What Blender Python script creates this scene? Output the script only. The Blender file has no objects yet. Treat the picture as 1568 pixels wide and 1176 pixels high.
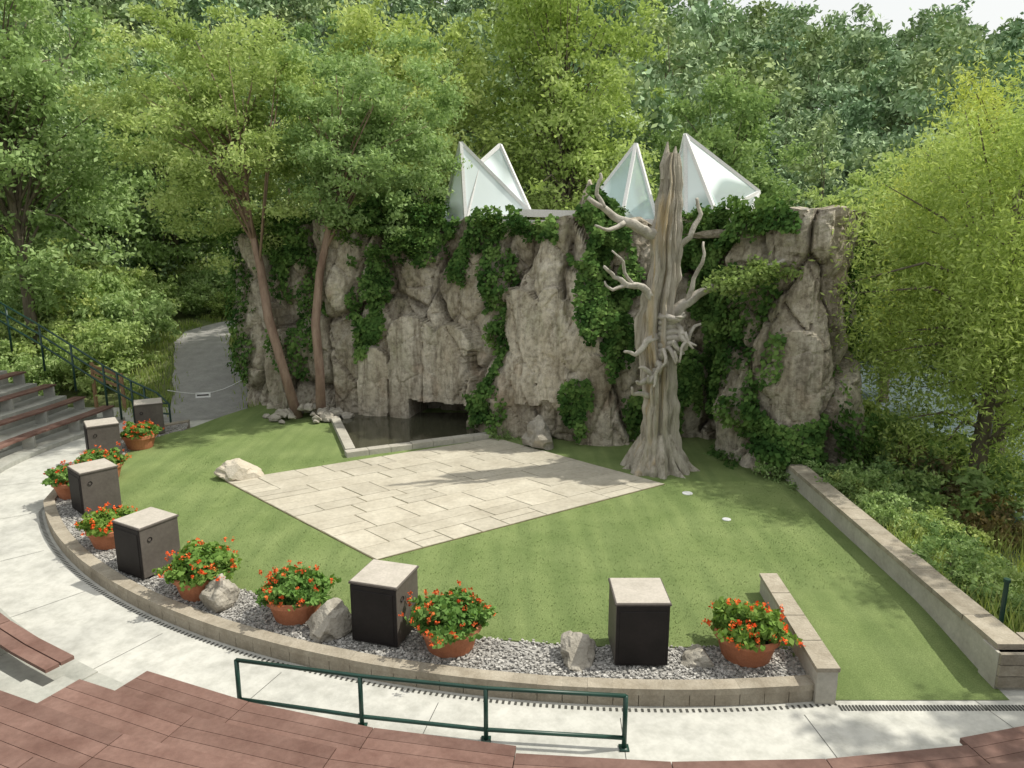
import bpy, math, random, bmesh
import numpy as np
from mathutils import Vector, noise, geometry
rng=np.random.default_rng(7); random.seed(7)
sc=bpy.context.scene
# ---------------------------------------------------------------- materials
def newmat(name):
    m=bpy.data.materials.new(name); m.use_nodes=True
    nt=m.node_tree; nt.nodes.clear()
    o=nt.nodes.new('ShaderNodeOutputMaterial')
    return m,nt,o
def ramp(nt,cols,inp=None,pos=None):
    r=nt.nodes.new('ShaderNodeValToRGB'); e=r.color_ramp.elements
    n=len(cols)
    while len(e)<n: e.new(0.5)
    for i,c in enumerate(cols):
        e[i].position=(pos[i] if pos else i/(n-1)); e[i].color=(c[0],c[1],c[2],1)
    if inp is not None: nt.links.new(inp,r.inputs[0])
    return r.outputs[0]
def noisen(nt,scale,detail=4,rough=.6,vec=None):
    n=nt.nodes.new('ShaderNodeTexNoise'); n.inputs['Scale'].default_value=scale
    n.inputs['Detail'].default_value=detail; n.inputs['Roughness'].default_value=rough
    if vec is not None: nt.links.new(vec,n.inputs['Vector'])
    return n.outputs[0]
def geo(nt):
    return nt.nodes.new('ShaderNodeNewGeometry').outputs['Position']
def mapping(nt,vec,s):
    m=nt.nodes.new('ShaderNodeMapping'); m.inputs['Scale'].default_value=s
    nt.links.new(vec,m.inputs[0]); return m.outputs[0]
def mix(nt,a,b,f,mode='MIX'):
    m=nt.nodes.new('ShaderNodeMix'); m.data_type='RGBA'; m.blend_type=mode
    for k,v in ((0,f),(6,a),(7,b)):
        if hasattr(v,'links'): nt.links.new(v,m.inputs[k])
        elif k==0: m.inputs[0].default_value=v
        else: m.inputs[k].default_value=(v[0],v[1],v[2],1)
    return m.outputs[2]
def attr(nt,name):
    a=nt.nodes.new('ShaderNodeAttribute'); a.attribute_name=name; return a
def princ(nt,o,col,rough=.8,bump=None,bstr=.3,bdist=.02,spec=.3,metal=0):
    p=nt.nodes.new('ShaderNodeBsdfPrincipled')
    if hasattr(col,'links'): nt.links.new(col,p.inputs['Base Color'])
    else: p.inputs['Base Color'].default_value=(*col,1)
    p.inputs['Roughness'].default_value=rough; p.inputs['Metallic'].default_value=metal
    p.inputs['Specular IOR Level'].default_value=spec
    if bump is not None:
        b=nt.nodes.new('ShaderNodeBump'); b.inputs['Strength'].default_value=bstr; b.inputs['Distance'].default_value=bdist
        nt.links.new(bump,b.inputs['Height']); nt.links.new(b.outputs[0],p.inputs['Normal'])
    nt.links.new(p.outputs[0],o.inputs[0]); return p
def noisy(name,c1,c2,scale=3,rough=.85,bstr=.4,bdist=.02,bscale=30,tint=0,c3=None,stretch=None,spec=.25):
    m,nt,o=newmat(name); P=geo(nt)
    if stretch: P=mapping(nt,P,stretch)
    cols=[c1,c2] if c3 is None else [c1,c2,c3]
    c=ramp(nt,cols,noisen(nt,scale,5,.65,P),pos=[.32,.68] if c3 is None else [.3,.5,.7])
    c=mix(nt,c,ramp(nt,[(.7,.7,.7),(1.15,1.15,1.15)],noisen(nt,scale*9,3,.6,P)),1,'MULTIPLY')
    if tint:
        c=mix(nt,c,ramp(nt,[(1-tint,)*3,(1+tint,)*3],attr(nt,'tint').outputs['Fac']),1,'MULTIPLY')
    princ(nt,o,c,rough,noisen(nt,bscale,3,.6,P),bstr,bdist,spec)
    return m
def leafmat(name,cols,trans=.4,tcol=(1.3,1.35,.6),hue=False):
    m,nt,o=newmat(name)
    c=ramp(nt,cols,attr(nt,'tint').outputs['Fac'])
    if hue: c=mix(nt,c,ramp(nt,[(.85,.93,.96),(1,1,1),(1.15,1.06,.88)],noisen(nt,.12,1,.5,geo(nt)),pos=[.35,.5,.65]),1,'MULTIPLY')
    else: c=mix(nt,c,ramp(nt,[(.84,.89,.92),(1.0,1.0,1.0),(1.2,1.08,.9)],nt.nodes.new('ShaderNodeObjectInfo').outputs['Random']),1,'MULTIPLY')
    d=nt.nodes.new('ShaderNodeBsdfDiffuse')
    nt.links.new(c,d.inputs['Color'])
    if trans<=0:
        nt.links.new(d.outputs[0],o.inputs[0]);return m
    t=nt.nodes.new('ShaderNodeBsdfTranslucent'); nt.links.new(mix(nt,c,tcol,1,'MULTIPLY'),t.inputs[0])
    ms=nt.nodes.new('ShaderNodeMixShader'); ms.inputs[0].default_value=trans
    nt.links.new(d.outputs[0],ms.inputs[1]); nt.links.new(t.outputs[0],ms.inputs[2]); nt.links.new(ms.outputs[0],o.inputs[0])
    return m
M={}
m,nt,o=newmat('turf');P=geo(nt)
c=ramp(nt,[(.20,.275,.105),(.26,.335,.14)],noisen(nt,.9,4,.6,P),pos=[.35,.65])
c=mix(nt,c,ramp(nt,[(.68,.70,.64),(1.22,1.2,1.18)],noisen(nt,55,2,.8,P),pos=[.3,.7]),1,'MULTIPLY')
c=mix(nt,c,ramp(nt,[(.88,.9,.88),(1.06,1.05,1.04)],noisen(nt,1.1,2,.5,mapping(nt,P,(2.5,.25,1))),pos=[.4,.6]),1,'MULTIPLY')
princ(nt,o,c,.95,noisen(nt,140,2,.8,P),1,.02,.1);M['turf']=m
M['ground']=noisy('ground_soil',(.09,.13,.04),(.18,.20,.09),.6,.95,.6,.05,8)
m,nt,o=newmat('concrete');P=geo(nt)
c=ramp(nt,[(.40,.40,.375),(.50,.50,.465),(.56,.555,.515)],noisen(nt,.55,6,.65,P),pos=[.3,.5,.7])
c=mix(nt,c,ramp(nt,[(.80,.80,.79),(1.05,1.05,1.05)],noisen(nt,4,5,.7,P),pos=[.32,.6]),1,'MULTIPLY')
princ(nt,o,c,.85,noisen(nt,50,3,.6,P),.25,.008,.25);M['concrete']=m
M['tier']=noisy('tier_concrete',(.33,.34,.31),(.46,.46,.42),1.2,.85,.3,.01,30)
M['asphalt']=noisy('path_asphalt',(.27,.265,.255),(.36,.355,.34),2,.9,.3,.01,60)
M['flag']=noisy('flagstone',(.43,.395,.32),(.55,.515,.43),1.3,.85,.4,.012,22,tint=.07)
M['joint']=noisy('joint_moss',(.12,.12,.06),(.26,.22,.14),5,.95)
M['curb']=noisy('curb_stone',(.28,.245,.19),(.42,.38,.31),3.5,.9,.6,.02,25,tint=.15)
M['wallface']=noisy('wall_concrete',(.40,.38,.33),(.52,.50,.44),1.5,.85,.3,.01,30)
M['rock']=noisy('boulder_rock',(.28,.26,.22),(.47,.44,.38),3,.9,.8,.04,14)
M['palerock']=noisy('pale_boulder_rock',(.48,.43,.34),(.62,.57,.48),3,.9,.6,.03,14)
M['gravel']=noisy('gravel_stone',(.30,.29,.27),(.48,.47,.45),9,.9,.2,.01,60,tint=.4)
M['plank']=noisy('bench_plank',(.15,.083,.067),(.235,.145,.12),2.0,.6,.3,.005,60,tint=.14)
M['bark']=noisy('bark',(.13,.11,.085),(.24,.20,.155),6,.95,.9,.03,20,stretch=(1,1,.25))
M['barkred']=noisy('reddish_bark',(.22,.145,.11),(.38,.28,.22),5,.95,.8,.03,20,stretch=(1,1,.25))
m,nt,o=newmat('dead_wood');P=geo(nt);P2=mapping(nt,P,(1.5,1.5,.2))
c=ramp(nt,[(.22,.195,.155),(.43,.395,.325),(.58,.54,.47)],noisen(nt,5,6,.72,P2),pos=[.32,.46,.64])
c=mix(nt,c,(.52,.39,.20),ramp(nt,[(0,0,0),(.7,.7,.7)],noisen(nt,1.1,3,.6,P2),pos=[.57,.67]))
princ(nt,o,c,.9,noisen(nt,14,5,.7,P2),1,.08,.2);M['dead']=m
M['deadg']=noisy('dead_branch_wood',(.34,.315,.27),(.56,.53,.47),5,.9,.8,.03,18)
M['terra']=noisy('terracotta',(.42,.16,.08),(.54,.23,.13),4,.75,.2,.01,30)
M['soil']=noisy('soil',(.03,.02,.015),(.06,.04,.03),10,.95)
M['boxside']=noisy('enclosure_side',(.10,.087,.078),(.135,.12,.107),2,.6,.1,.003,80)
M['boxdark']=noisy('enclosure_front',(.014,.012,.012),(.024,.02,.02),3,.6,.3,.003,120)
M['boxtop']=noisy('enclosure_top',(.42,.39,.34),(.52,.48,.43),3,.8,.2,.005,60)
M['green']=noisy('green_paint',(.008,.04,.03),(.012,.055,.04),3,.4,.05,.001,50,spec=.5)
M['white']=noisy('white_frame',(.76,.77,.77),(.82,.82,.82),3,.4,.02,.001,50)
M['dark']=noisy('dark_iron',(.05,.05,.045),(.09,.09,.08),5,.7)
M['roof']=noisy('roof_fascia',(.5,.52,.54),(.6,.62,.62),2,.6)
M['wood']=noisy('weathered_wood',(.25,.15,.08),(.36,.24,.14),5)
m,nt,o=newmat('cliff_rock'); P=geo(nt)
P2=mapping(nt,P,(1,1,.4))
c=ramp(nt,[(.27,.235,.18),(.43,.385,.305),(.56,.52,.44),(.49,.42,.32)],noisen(nt,.8,6,.66,P2),pos=[.3,.45,.6,.75])
c=mix(nt,c,(.23,.235,.13),ramp(nt,[(0,0,0),(.55,.55,.55)],noisen(nt,1.3,4,.6,P2),pos=[.56,.74]))
c=mix(nt,c,(.50,.30,.18),ramp(nt,[(0,0,0),(.35,.35,.35)],noisen(nt,.55,3,.6,P),pos=[.60,.74]))
c=mix(nt,c,ramp(nt,[(.5,.48,.46),(1.12,1.12,1.12)],noisen(nt,6,6,.78,P),pos=[.32,.56]),1,'MULTIPLY')
c=mix(nt,c,ramp(nt,[(.62,.60,.58),(1.05,1.05,1.05)],noisen(nt,1.6,4,.7,mapping(nt,P,(2.2,2.2,.18))),pos=[.33,.5]),1,'MULTIPLY')
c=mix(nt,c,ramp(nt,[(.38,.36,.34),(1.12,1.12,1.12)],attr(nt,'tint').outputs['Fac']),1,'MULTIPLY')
princ(nt,o,c,.92,noisen(nt,6,6,.78,P),1,.08,.2); M['cliff']=m
m,nt,o=newmat('glass_panel')
g1=nt.nodes.new('ShaderNodeBsdfPrincipled');g1.inputs['Roughness'].default_value=.15;g1.inputs['Base Color'].default_value=(.74,.83,.84,1)
t1=nt.nodes.new('ShaderNodeBsdfTransparent');t1.inputs[0].default_value=(.74,.88,.86,1)
ms=nt.nodes.new('ShaderNodeMixShader')
nt.links.new(ramp(nt,[(.0,.0,.0),(.6,.6,.6)],noisen(nt,.35,1,.5,geo(nt)),pos=[.51,.56]),ms.inputs[0])
nt.links.new(g1.outputs[0],ms.inputs[1]);nt.links.new(t1.outputs[0],ms.inputs[2]);nt.links.new(ms.outputs[0],o.inputs[0]);M['glass']=m
m,nt,o=newmat('lake_water'); p=princ(nt,o,(.14,.18,.20),.08,noisen(nt,6,3,.6,geo(nt)),.25,.03,.9); M['water']=m
m,nt,o=newmat('pool_water'); p=princ(nt,o,(.06,.06,.04),.06,noisen(nt,9,3,.6,geo(nt)),.15,.02,.7); M['pool']=m
M['L_light']=leafmat('leaf_light',[(.24,.34,.12),(.37,.50,.20),(.48,.59,.28)],.32,(1.08,1.1,.8))
M['L_mid']=leafmat('leaf_mid',[(.15,.24,.085),(.25,.37,.14),(.36,.48,.21)],.28,(1.08,1.1,.8))
M['L_far']=leafmat('leaf_far',[(.21,.295,.165),(.31,.415,.235),(.40,.51,.31)],0,hue=True)  # distance haze painted into the leaf colour: paler, greyer, bluer greens
M['L_willow']=leafmat('leaf_willow',[(.28,.37,.10),(.43,.54,.17),(.54,.63,.26)],.35,(1.08,1.1,.75))
M['L_ivy']=leafmat('leaf_ivy',[(.035,.08,.022),(.09,.17,.045),(.18,.28,.08)],.15)
M['L_ger']=leafmat('leaf_geranium',[(.07,.15,.035),(.13,.24,.06),(.21,.34,.10)],.25)
M['L_red']=leafmat('flower_red',[(.62,.07,.025),(.80,.15,.05),(.86,.32,.10)],.3,(1,.6,.4))
M['L_weed']=leafmat('weed_blade',[(.16,.24,.07),(.28,.37,.13),(.42,.45,.21)],.3)
M['L_dry']=leafmat('dry_leaf',[(.16,.14,.08),(.25,.21,.12),(.29,.29,.14)],.2)

# ---------------------------------------------------------------- mesh builder
class MB:
    def __init__(s): s.V=[];s.F=[];s.I=[];s.T=[];s.n=0
    def add(s,V,F,mi=0,tint=.5):
        V=np.asarray(V,float).reshape(-1,3);F=np.asarray(F,int).reshape(-1,4)
        s.V.append(V);s.F.append(F+s.n);s.n+=len(V)
        s.I.append(np.full(len(F),mi)); s.T.append(np.broadcast_to(np.asarray(tint,float),(len(V),)).copy())
    def hexa(s,B,T,mi=0,tint=.5):
        s.add(list(B)+list(T),[[3,2,1,0],[4,5,6,7],[0,1,5,4],[1,2,6,5],[2,3,7,6],[3,0,4,7]],mi,tint)
    def box(s,c,size,rot=0,mi=0,tint=.5):
        x,y,z=c;w,d,h=[q/2 for q in size];ca,sa=math.cos(rot),math.sin(rot)
        q=[(-w,-d),(w,-d),(w,d),(-w,d)]
        q=[(x+a*ca-b*sa,y+a*sa+b*ca) for a,b in q]
        s.hexa([(a,b,z-h) for a,b in q],[(a,b,z+h) for a,b in q],mi,tint)
    def beam(s,p,q,w,h,mi=0,tint=.5):
        p=Vector(p);q=Vector(q);d=(q-p).normalized();u=d.cross(Vector((0,0,1)))
        if u.length<.05: u=Vector((1,0,0))
        u.normalize();v=u.cross(d)
        f=lambda r:[tuple(r+u*a*w/2+v*b*h/2) for a,b in((-1,-1),(1,-1),(1,1),(-1,1))]
        s.hexa(f(p),f(q),mi,tint)
    def tube(s,pts,rad,seg=8,mi=0,tint=.5,lump=0):
        pts=[Vector(p) for p in pts];n=len(pts)
        if not hasattr(rad,'__len__'): rad=[rad]*n
        V=[];prev=None
        for i in range(n):
            d=(pts[min(i+1,n-1)]-pts[max(i-1,0)]).normalized()
            if prev is None:
                u=d.cross(Vector((0.3,1,0.1))).normalized()
            else: u=(prev-d*prev.dot(d)).normalized()
            prev=u;v=d.cross(u)
            for k in range(seg):
                a=2*math.pi*k/seg; r=rad[i]
                w=u*math.cos(a)+v*math.sin(a)
                if lump: r*=1+lump*noise.noise(Vector((math.cos(a)*2.2,math.sin(a)*2.2,0))*1.3+pts[i]*.35)*2+lump*.7*noise.noise((pts[i]+w*r)*3)+lump*.5*noise.noise(Vector((math.cos(a)*7,math.sin(a)*7,pts[i].z*.8)))
                V.append(pts[i]+w*r)
        F=[]
        for i in range(n-1):
            for k in range(seg):
                a=i*seg+k;b=i*seg+(k+1)%seg;F.append([a,b,b+seg,a+seg])
        k=len(V);V.append(pts[0]);V.append(pts[-1])
        for j in range(0,seg,2):
            F.append([k,(j+2)%seg,(j+1)%seg,j]); e=(n-1)*seg;F.append([k+1,e+j,e+j+1,e+(j+2)%seg])
        s.add([tuple(q) for q in V],F,mi,tint)
    def lathe(s,prof,c=(0,0,0),seg=24,mi=0,tint=.5):
        V=[];F=[]
        for r,z in prof:
            for k in range(seg):
                a=2*math.pi*k/seg;V.append((c[0]+r*math.cos(a),c[1]+r*math.sin(a),c[2]+z))
        for i in range(len(prof)-1):
            for k in range(seg):
                a=i*seg+k;b=i*seg+(k+1)%seg;F.append([a,b,b+seg,a+seg])
        s.add(V,F,mi,tint)
    def leaves(s,C,size,tint,mi=0,up=.5,asp=.5,updir=None):
        C=np.asarray(C);N=len(C)
        n=rng.normal(size=(N,3));n/=np.linalg.norm(n,axis=1)[:,None]
        n=n+(np.array([0,0,up]) if updir is None else updir*up);n/=np.linalg.norm(n,axis=1)[:,None]+1e-6
        r=rng.normal(size=(N,3));t=np.cross(n,r);t/=np.linalg.norm(t,axis=1)[:,None]+1e-9
        b=np.cross(n,t);sz=(size*rng.uniform(.6,1.3,N))[:,None]
        V=np.stack([C+t*sz,C+b*sz*asp,C-t*sz,C-b*sz*asp],1).reshape(-1,3)
        s.add(V,np.arange(4*N).reshape(-1,4),mi,np.repeat(np.clip(tint,0,1)*np.ones(N),4))
    def arrays(s): return np.concatenate(s.V),np.concatenate(s.F),np.concatenate(s.I),np.concatenate(s.T)
    def obj(s,name,mats,smooth=False,parent=None,loc=None,link=True):
        V,F,I,T=s.arrays()
        me=bpy.data.meshes.new(name);me.vertices.add(len(V));me.vertices.foreach_set('co',V.ravel())
        me.loops.add(F.size);me.loops.foreach_set('vertex_index',F.ravel().astype(np.int32))
        me.polygons.add(len(F));me.polygons.foreach_set('loop_start',np.arange(0,F.size,4,dtype=np.int32))
        for m_ in mats: me.materials.append(M[m_])
        me.polygons.foreach_set('material_index',I.astype(np.int32))
        me.polygons.foreach_set('use_smooth',np.full(len(F),bool(smooth)))
        a=me.attributes.new('tint','FLOAT','POINT');a.data.foreach_set('value',T.astype(np.float32))
        me.update(calc_edges=True)
        if len(F)<200000: me.validate()
        if not link: return me
        ob=bpy.data.objects.new(name,me);sc.collection.objects.link(ob)
        if parent: ob.parent=parent
        if loc: ob.location=loc
        return ob
def empty(name,loc=(0,0,0)):
    e=bpy.data.objects.new(name,None);e.location=loc;e.empty_display_size=.1;sc.collection.objects.link(e);return e
def polysheet(name,pts,z,mat,skirt=.0):
    me=bpy.data.meshes.new(name);v=[Vector((p[0],p[1],z)) for p in pts]
    tri=geometry.tessellate_polygon([v]);V=[tuple(q) for q in v];F=[tuple(t) for t in tri]
    F=[f if (v[f[1]]-v[f[0]]).cross(v[f[2]]-v[f[0]]).z>0 else f[::-1] for f in F]
    if skirt:
        n=len(v);V+=[(q.x,q.y,z-skirt) for q in v]
        F+=[(i,(i+1)%n,(i+1)%n+n,i+n) for i in range(n)]
    me.from_pydata(V,[],F);me.materials.append(M[mat])
    ob=bpy.data.objects.new(name,me);sc.collection.objects.link(ob);return ob
def ss(a,b,x):
    t=np.clip((x-a)/(b-a),0,1);return t*t*(3-2*t)
CX,CY=2.2,23.7
# ---------------------------------------------------------------- terrain
def hgt(x,y):
    x=np.asarray(x,float);y=np.asarray(y,float)
    h=-.35+0*x
    R=np.hypot(x-CX,y-CY)
    h=h+1.45*ss(23.3,33,y)+.07*np.clip(y-33,0,20)
    h=h+(26-5.5*ss(5,50,x))*ss(46,120,y)
    h=h+ss(-17,-45,x)*10*ss(12,32,y)
    h=h+np.clip(.5*(R-18.2),0,4)*ss(26,20,y)*ss(12,4,np.where(x>6,x-2,0))
    dip=ss(7.2,11.5,x)*ss(9.0,11.5,y)*ss(62,42,y)
    h=h*(1-dip)+dip*(-2.2)
    h=h+.25*np.sin(x*.31+1)*np.sin(y*.27)*ss(40,60,y)
    return h
xs=np.concatenate([np.linspace(-700,-70,16)[:-1],np.linspace(-70,90,161),np.linspace(90,700,16)[1:]])
ys=np.concatenate([np.linspace(-600,-20,12)[:-1],np.linspace(-20,130,151),np.linspace(130,900,18)[1:]])
X,Y=np.meshgrid(xs,ys);Z=hgt(X,Y)
b=MB();nx=len(xs);ny=len(ys)
ii=(np.arange(ny-1)[:,None]*nx+np.arange(nx-1)[None]).ravel()
b.add(np.stack([X,Y,Z],-1).reshape(-1,3),np.stack([ii,ii+1,ii+1+nx,ii+nx],1))
b.obj('ground',['ground'],True)
b=MB();b.add([(8,8.5,-1.35),(120,8.5,-1.35),(120,60,-1.35),(8,60,-1.35)],[[0,1,2,3]]);b.obj('lake_water',['water'])
# pavement
polysheet('concrete_pavement',[(-19,25),(-9.2,25.6),(-8.5,22),(-8.5,16),(6.7,16),(6.7,9.15),(20,9.15),(20,3),(-19,3)],-.2,'concrete',.2)
b=MB()
for ph in np.arange(186,330,9):
    a=math.radians(ph);d=Vector((math.cos(a),math.sin(a)));p=Vector((CX,CY))
    p1=p+d*15.3;p2=p+d*16.6;n=Vector((-d.y,d.x))*.004
    b.add([(p1.x-n.x,p1.y-n.y,-.196),(p2.x-n.x,p2.y-n.y,-.196),(p2.x+n.x,p2.y+n.y,-.196),(p1.x+n.x,p1.y+n.y,-.196)],[[0,1,2,3]])
b.obj('pavement_joints',['dark'])
def arc(R,a0,a1,n):
    return [(CX+R*math.cos(math.radians(a)),CY+R*math.sin(math.radians(a))) for a in np.linspace(a0,a1,n)]
def curbpath(R,off):
    p=arc(R,278.2,213,44)
    return p+[(-10.75+off,16.6),(-11.2+off,17.8),(-11.55+off,19.3),(-11.5+off,20.6),(-11.0+off*.8,21.8-off*.5),(-10.2+off*.3,22.6-off)]
outer=curbpath(15.05,0);inner=curbpath(14.83,.22);gin=curbpath(13.95,1.05)
def resample(path,step):
    P=[Vector(p) for p in path];L=[0]
    for i in range(1,len(P)): L.append(L[-1]+(P[i]-P[i-1]).length)
    n=int(L[-1]/step)+1;out=[]
    for t in np.linspace(0,L[-1],n+1):
        j=min(max(np.searchsorted(L,t)-1,0),len(P)-2);f=(t-L[j])/(L[j+1]-L[j]+1e-9);out.append(P[j].lerp(P[j+1],min(f,1)))
    return out
def interp2(a,b_,n):
    def R(path):
        P=np.array(path);d=np.concatenate([[0],np.cumsum(np.hypot(*np.diff(np.array(outer),axis=0).T))]);t=np.linspace(0,d[-1],n)
        return np.stack([np.interp(t,d,P[:,0]),np.interp(t,d,P[:,1])],1)
    return R(a),R(b_)
b=MB();NO=74
A,B_=interp2(outer,inner,NO+1)
for i in range(NO):
    e=.0015;a0=A[i]+(A[i+1]-A[i])*e;a1=A[i+1]-(A[i+1]-A[i])*e;c0=B_[i]+(B_[i+1]-B_[i])*e;c1=B_[i+1]-(B_[i+1]-B_[i])*e
    t=.55+rng.uniform(-.3,.3);z=.055+rng.uniform(-.003,.003)
    pp=[a0,a1,c1,c0][::-1];mid=sum(pp)/4
    b.hexa([(q[0],q[1],-.035) for q in pp],[(q[0],q[1],z) for q in pp],0,t)
    lo=[mid+(q-mid)*.975 for q in pp]
    b.hexa([(q[0],q[1],-.35) for q in lo],[(q[0],q[1],-.036) for q in lo],0,t*.5)
b.obj('curved_curb_wall',['curb'])
# turf
turf=[tuple(p) for p in gin]
turfpoly=[(4.15,9.35)]+[p for p in turf if p[0]<4.1]+[(-9.4,23.2),(-8.6,25.2),(-7,25.2),(-3,25),(3,23),(7.2,21),(6.66,19),(6.66,11.4),(4.2,11.4)]
polysheet('turf_lawn',turfpoly,0,'turf',.3)
b=MB();V=[];n_=12
for i in range(n_+1):
    y=11.4-2.62*i/n_;z=-.19*float(ss(0,1,np.array(i/n_)))
    V+=[(4.2,y,z),(6.66,y,z)]
b.add(V,[[2*i,2*i+2,2*i+3,2*i+1] for i in range(n_)]);b.obj('turf_ramp',['turf'],True)
b=MB();N=40000
gx=rng.uniform(-9,6.6,N);gy=11+14*rng.uniform(0,1,N)**1.6-1.9
R=np.hypot(gx-CX,gy-CY)
def bilin_in(x,y):
    P=np.array([(-2.5,12.6),(3.64,16.7),(-.45,20.6),(-6.9,16.9)]);ins=np.ones(len(x),bool)
    for k in range(4):
        a=P[k];c_=P[(k+1)%4];ins&=((c_[0]-a[0])*(y-a[1])-(c_[1]-a[1])*(x-a[0]))>0
    return ins
ok=(R<13.9)&~bilin_in(gx,gy)&~((gy>18.7)&(gx>-5.8)&(gx<-.3))&(gy<19)&~((gx>4.0)&(gy<11.5))
gx=gx[ok];gy=gy[ok];N=len(gx);an=rng.uniform(0,3.14,N);w_=.006;h_=rng.uniform(.01,.024,N);lx=rng.normal(0,.012,N);ly=rng.normal(0,.012,N)
V=np.stack([np.stack([gx-np.cos(an)*w_,gy-np.sin(an)*w_,0*gx],1),np.stack([gx+np.cos(an)*w_,gy+np.sin(an)*w_,0*gx],1),np.stack([gx+lx+np.cos(an)*w_*.4,gy+ly+np.sin(an)*w_*.4,h_],1),np.stack([gx+lx-np.cos(an)*w_*.4,gy+ly-np.sin(an)*w_*.4,h_],1)],1).reshape(-1,3)
b.add(V,np.arange(4*N).reshape(-1,4));b.obj('turf_fibres',['turf'])
# gravel bed
b=MB();A,B_=interp2(inner,gin,90)
V=[(q[0],q[1],-.02) for q in A]+[(q[0],q[1],-.02) for q in B_]
b.add(V,[[i+1,i,i+90,i+91] for i in range(89)],0,.45)
N=17000;k=rng.uniform(0,88.99,N);i0=k.astype(int);f=(k-i0)[:,None];g=(rng.uniform(.0,1.0,N)+.03*rng.normal(size=N))[:,None]
C=(A[i0]*(1-f)+A[i0+1]*f)*(1-g)+(B_[i0]*(1-f)+B_[i0+1]*f)*g
cube=np.array([(-1,-1,-1),(1,-1,-1),(1,1,-1),(-1,1,-1),(-1,-1,1),(1,-1,1),(1,1,1),(-1,1,1)],float)
cf=np.array([[3,2,1,0],[4,5,6,7],[0,1,5,4],[1,2,6,5],[2,3,7,6],[3,0,4,7]])
sz=rng.uniform(.010,.024,(N,1,1));jit=cube[None]*rng.uniform(.5,1.1,(N,8,3));an=rng.uniform(0,6.28,N)
ca,sa=np.cos(an)[:,None],np.sin(an)[:,None]
J=jit*sz*np.array([1,1,.7]);Jx=J[:,:,0]*ca-J[:,:,1]*sa;Jy=J[:,:,0]*sa+J[:,:,1]*ca
VV=np.stack([Jx+C[:,0:1],Jy+C[:,1:2],J[:,:,2]+rng.uniform(-.012,.012,N)[:,None]],-1).reshape(-1,3)
FF=(np.arange(N)[:,None,None]*8+cf[None]).reshape(-1,4)
b.add(VV,FF,0,np.repeat(rng.uniform(0,1,N),8));b.obj('gravel_bed',['gravel'])
# drain grate
b=MB();A,B_=interp2(curbpath(15.17,-.12),curbpath(15.10,-.06),300)
for i in range(0,230):
    q=[A[i]*.4+A[i+1]*.6,A[i+1],B_[i+1],B_[i]*.4+B_[i+1]*.6]
    b.add([(p[0],p[1],-.195) for p in q],[[3,2,1,0]])
for i in range(60):
    x=4.33+i*.045;b.box((x,8.62,-.193),(.022,.11,.008))
b.obj('drain_grate',['dark'])
# ---------------------------------------------------------------- flagstone paving
pa=np.array([-2.5,12.6]);pb=np.array([-6.9,16.9]);pc=np.array([3.64,16.7]);pd=np.array([-.45,20.6])
def bil(u,v): return pa*(1-u)*(1-v)+pc*u*(1-v)+pb*(1-u)*v+pd*u*v
b=MB()
cs=[bil(-.001,-.001),bil(1.001,-.001),bil(1.001,1.001),bil(-.001,1.001)]
b.hexa([(q[0],q[1],-.01) for q in cs],[(q[0],q[1],.014) for q in cs],1)
v=0
while v<.98:
    hg=random.choice([.07,.10,.14]);
    if v+hg>.94: hg=1-v
    u=0.0
    while u<.99:
        w=random.choice([.09,.13,.17,.24])
        if u+w>.94: w=1-u
        g=.0016;split=random.random()<.22
        parts=[(u,v,w,hg)] if not split else [(u,v,w,hg*.5),(u,v+hg*.5,w,hg*.5)]
        for (uu,vv,ww,hh) in parts:
            q=[bil(uu+g,vv+g),bil(uu+ww-g,vv+g),bil(uu+ww-g,vv+hh-g),bil(uu+g,vv+hh-g)]
            q=[p+rng.uniform(-.007,.007,2) for p in q];mid=sum(q)/4
            z=.026+rng.uniform(-.003,.003);t=rng.uniform(0,1)
            b.hexa([(p[0],p[1],.005) for p in q],[(p[0],p[1],z-.005) for p in q],0,t)
            b.hexa([(p[0],p[1],z-.005) for p in q],[(mid[0]+(p[0]-mid[0])*.99,mid[1]+(p[1]-mid[1])*.99,z) for p in q],0,t)
        u+=w
    v+=hg
b.obj('stone_paving',['flag','joint'])
# ---------------------------------------------------------------- pool
par=empty('reflecting_pool')
b=MB()
P1=(-5.42,22.0);P2=(-4.3,18.96);P3=(-.75,20.62);P4=(-.4,22.6)
b.add([(P1[0]-.3,P1[1]+1.5,.05),(P2[0],P2[1],.05),(P3[0],P3[1],.05),(P4[0],P4[1]+.9,.05)],[[0,1,2,3]]);b.obj('water',['pool'],parent=par)
b=MB()
def coping(p,q,n,w,z0,z1):
    p=np.array(p);q=np.array(q);d=(q-p)/n;nn=np.array([-d[1],d[0]]);nn=nn/np.hypot(*nn)*w/2
    for i in range(n):
        a=p+d*(i+.01);c=p+d*(i+.99);qq=[a-nn,c-nn,c+nn,a+nn];j=rng.uniform(-.01,.01)
        b.hexa([(k[0],k[1],z0) for k in qq],[(k[0],k[1],z1+j) for k in qq],0,rng.uniform(0,1))
coping((-5.6,22.6),(-4.36,19.12),4,.26,0,.15)
coping((-4.45,18.9),(-.6,20.7),7,.28,0,.15)
b.obj('stone_coping',['wallface'],parent=par)
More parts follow.
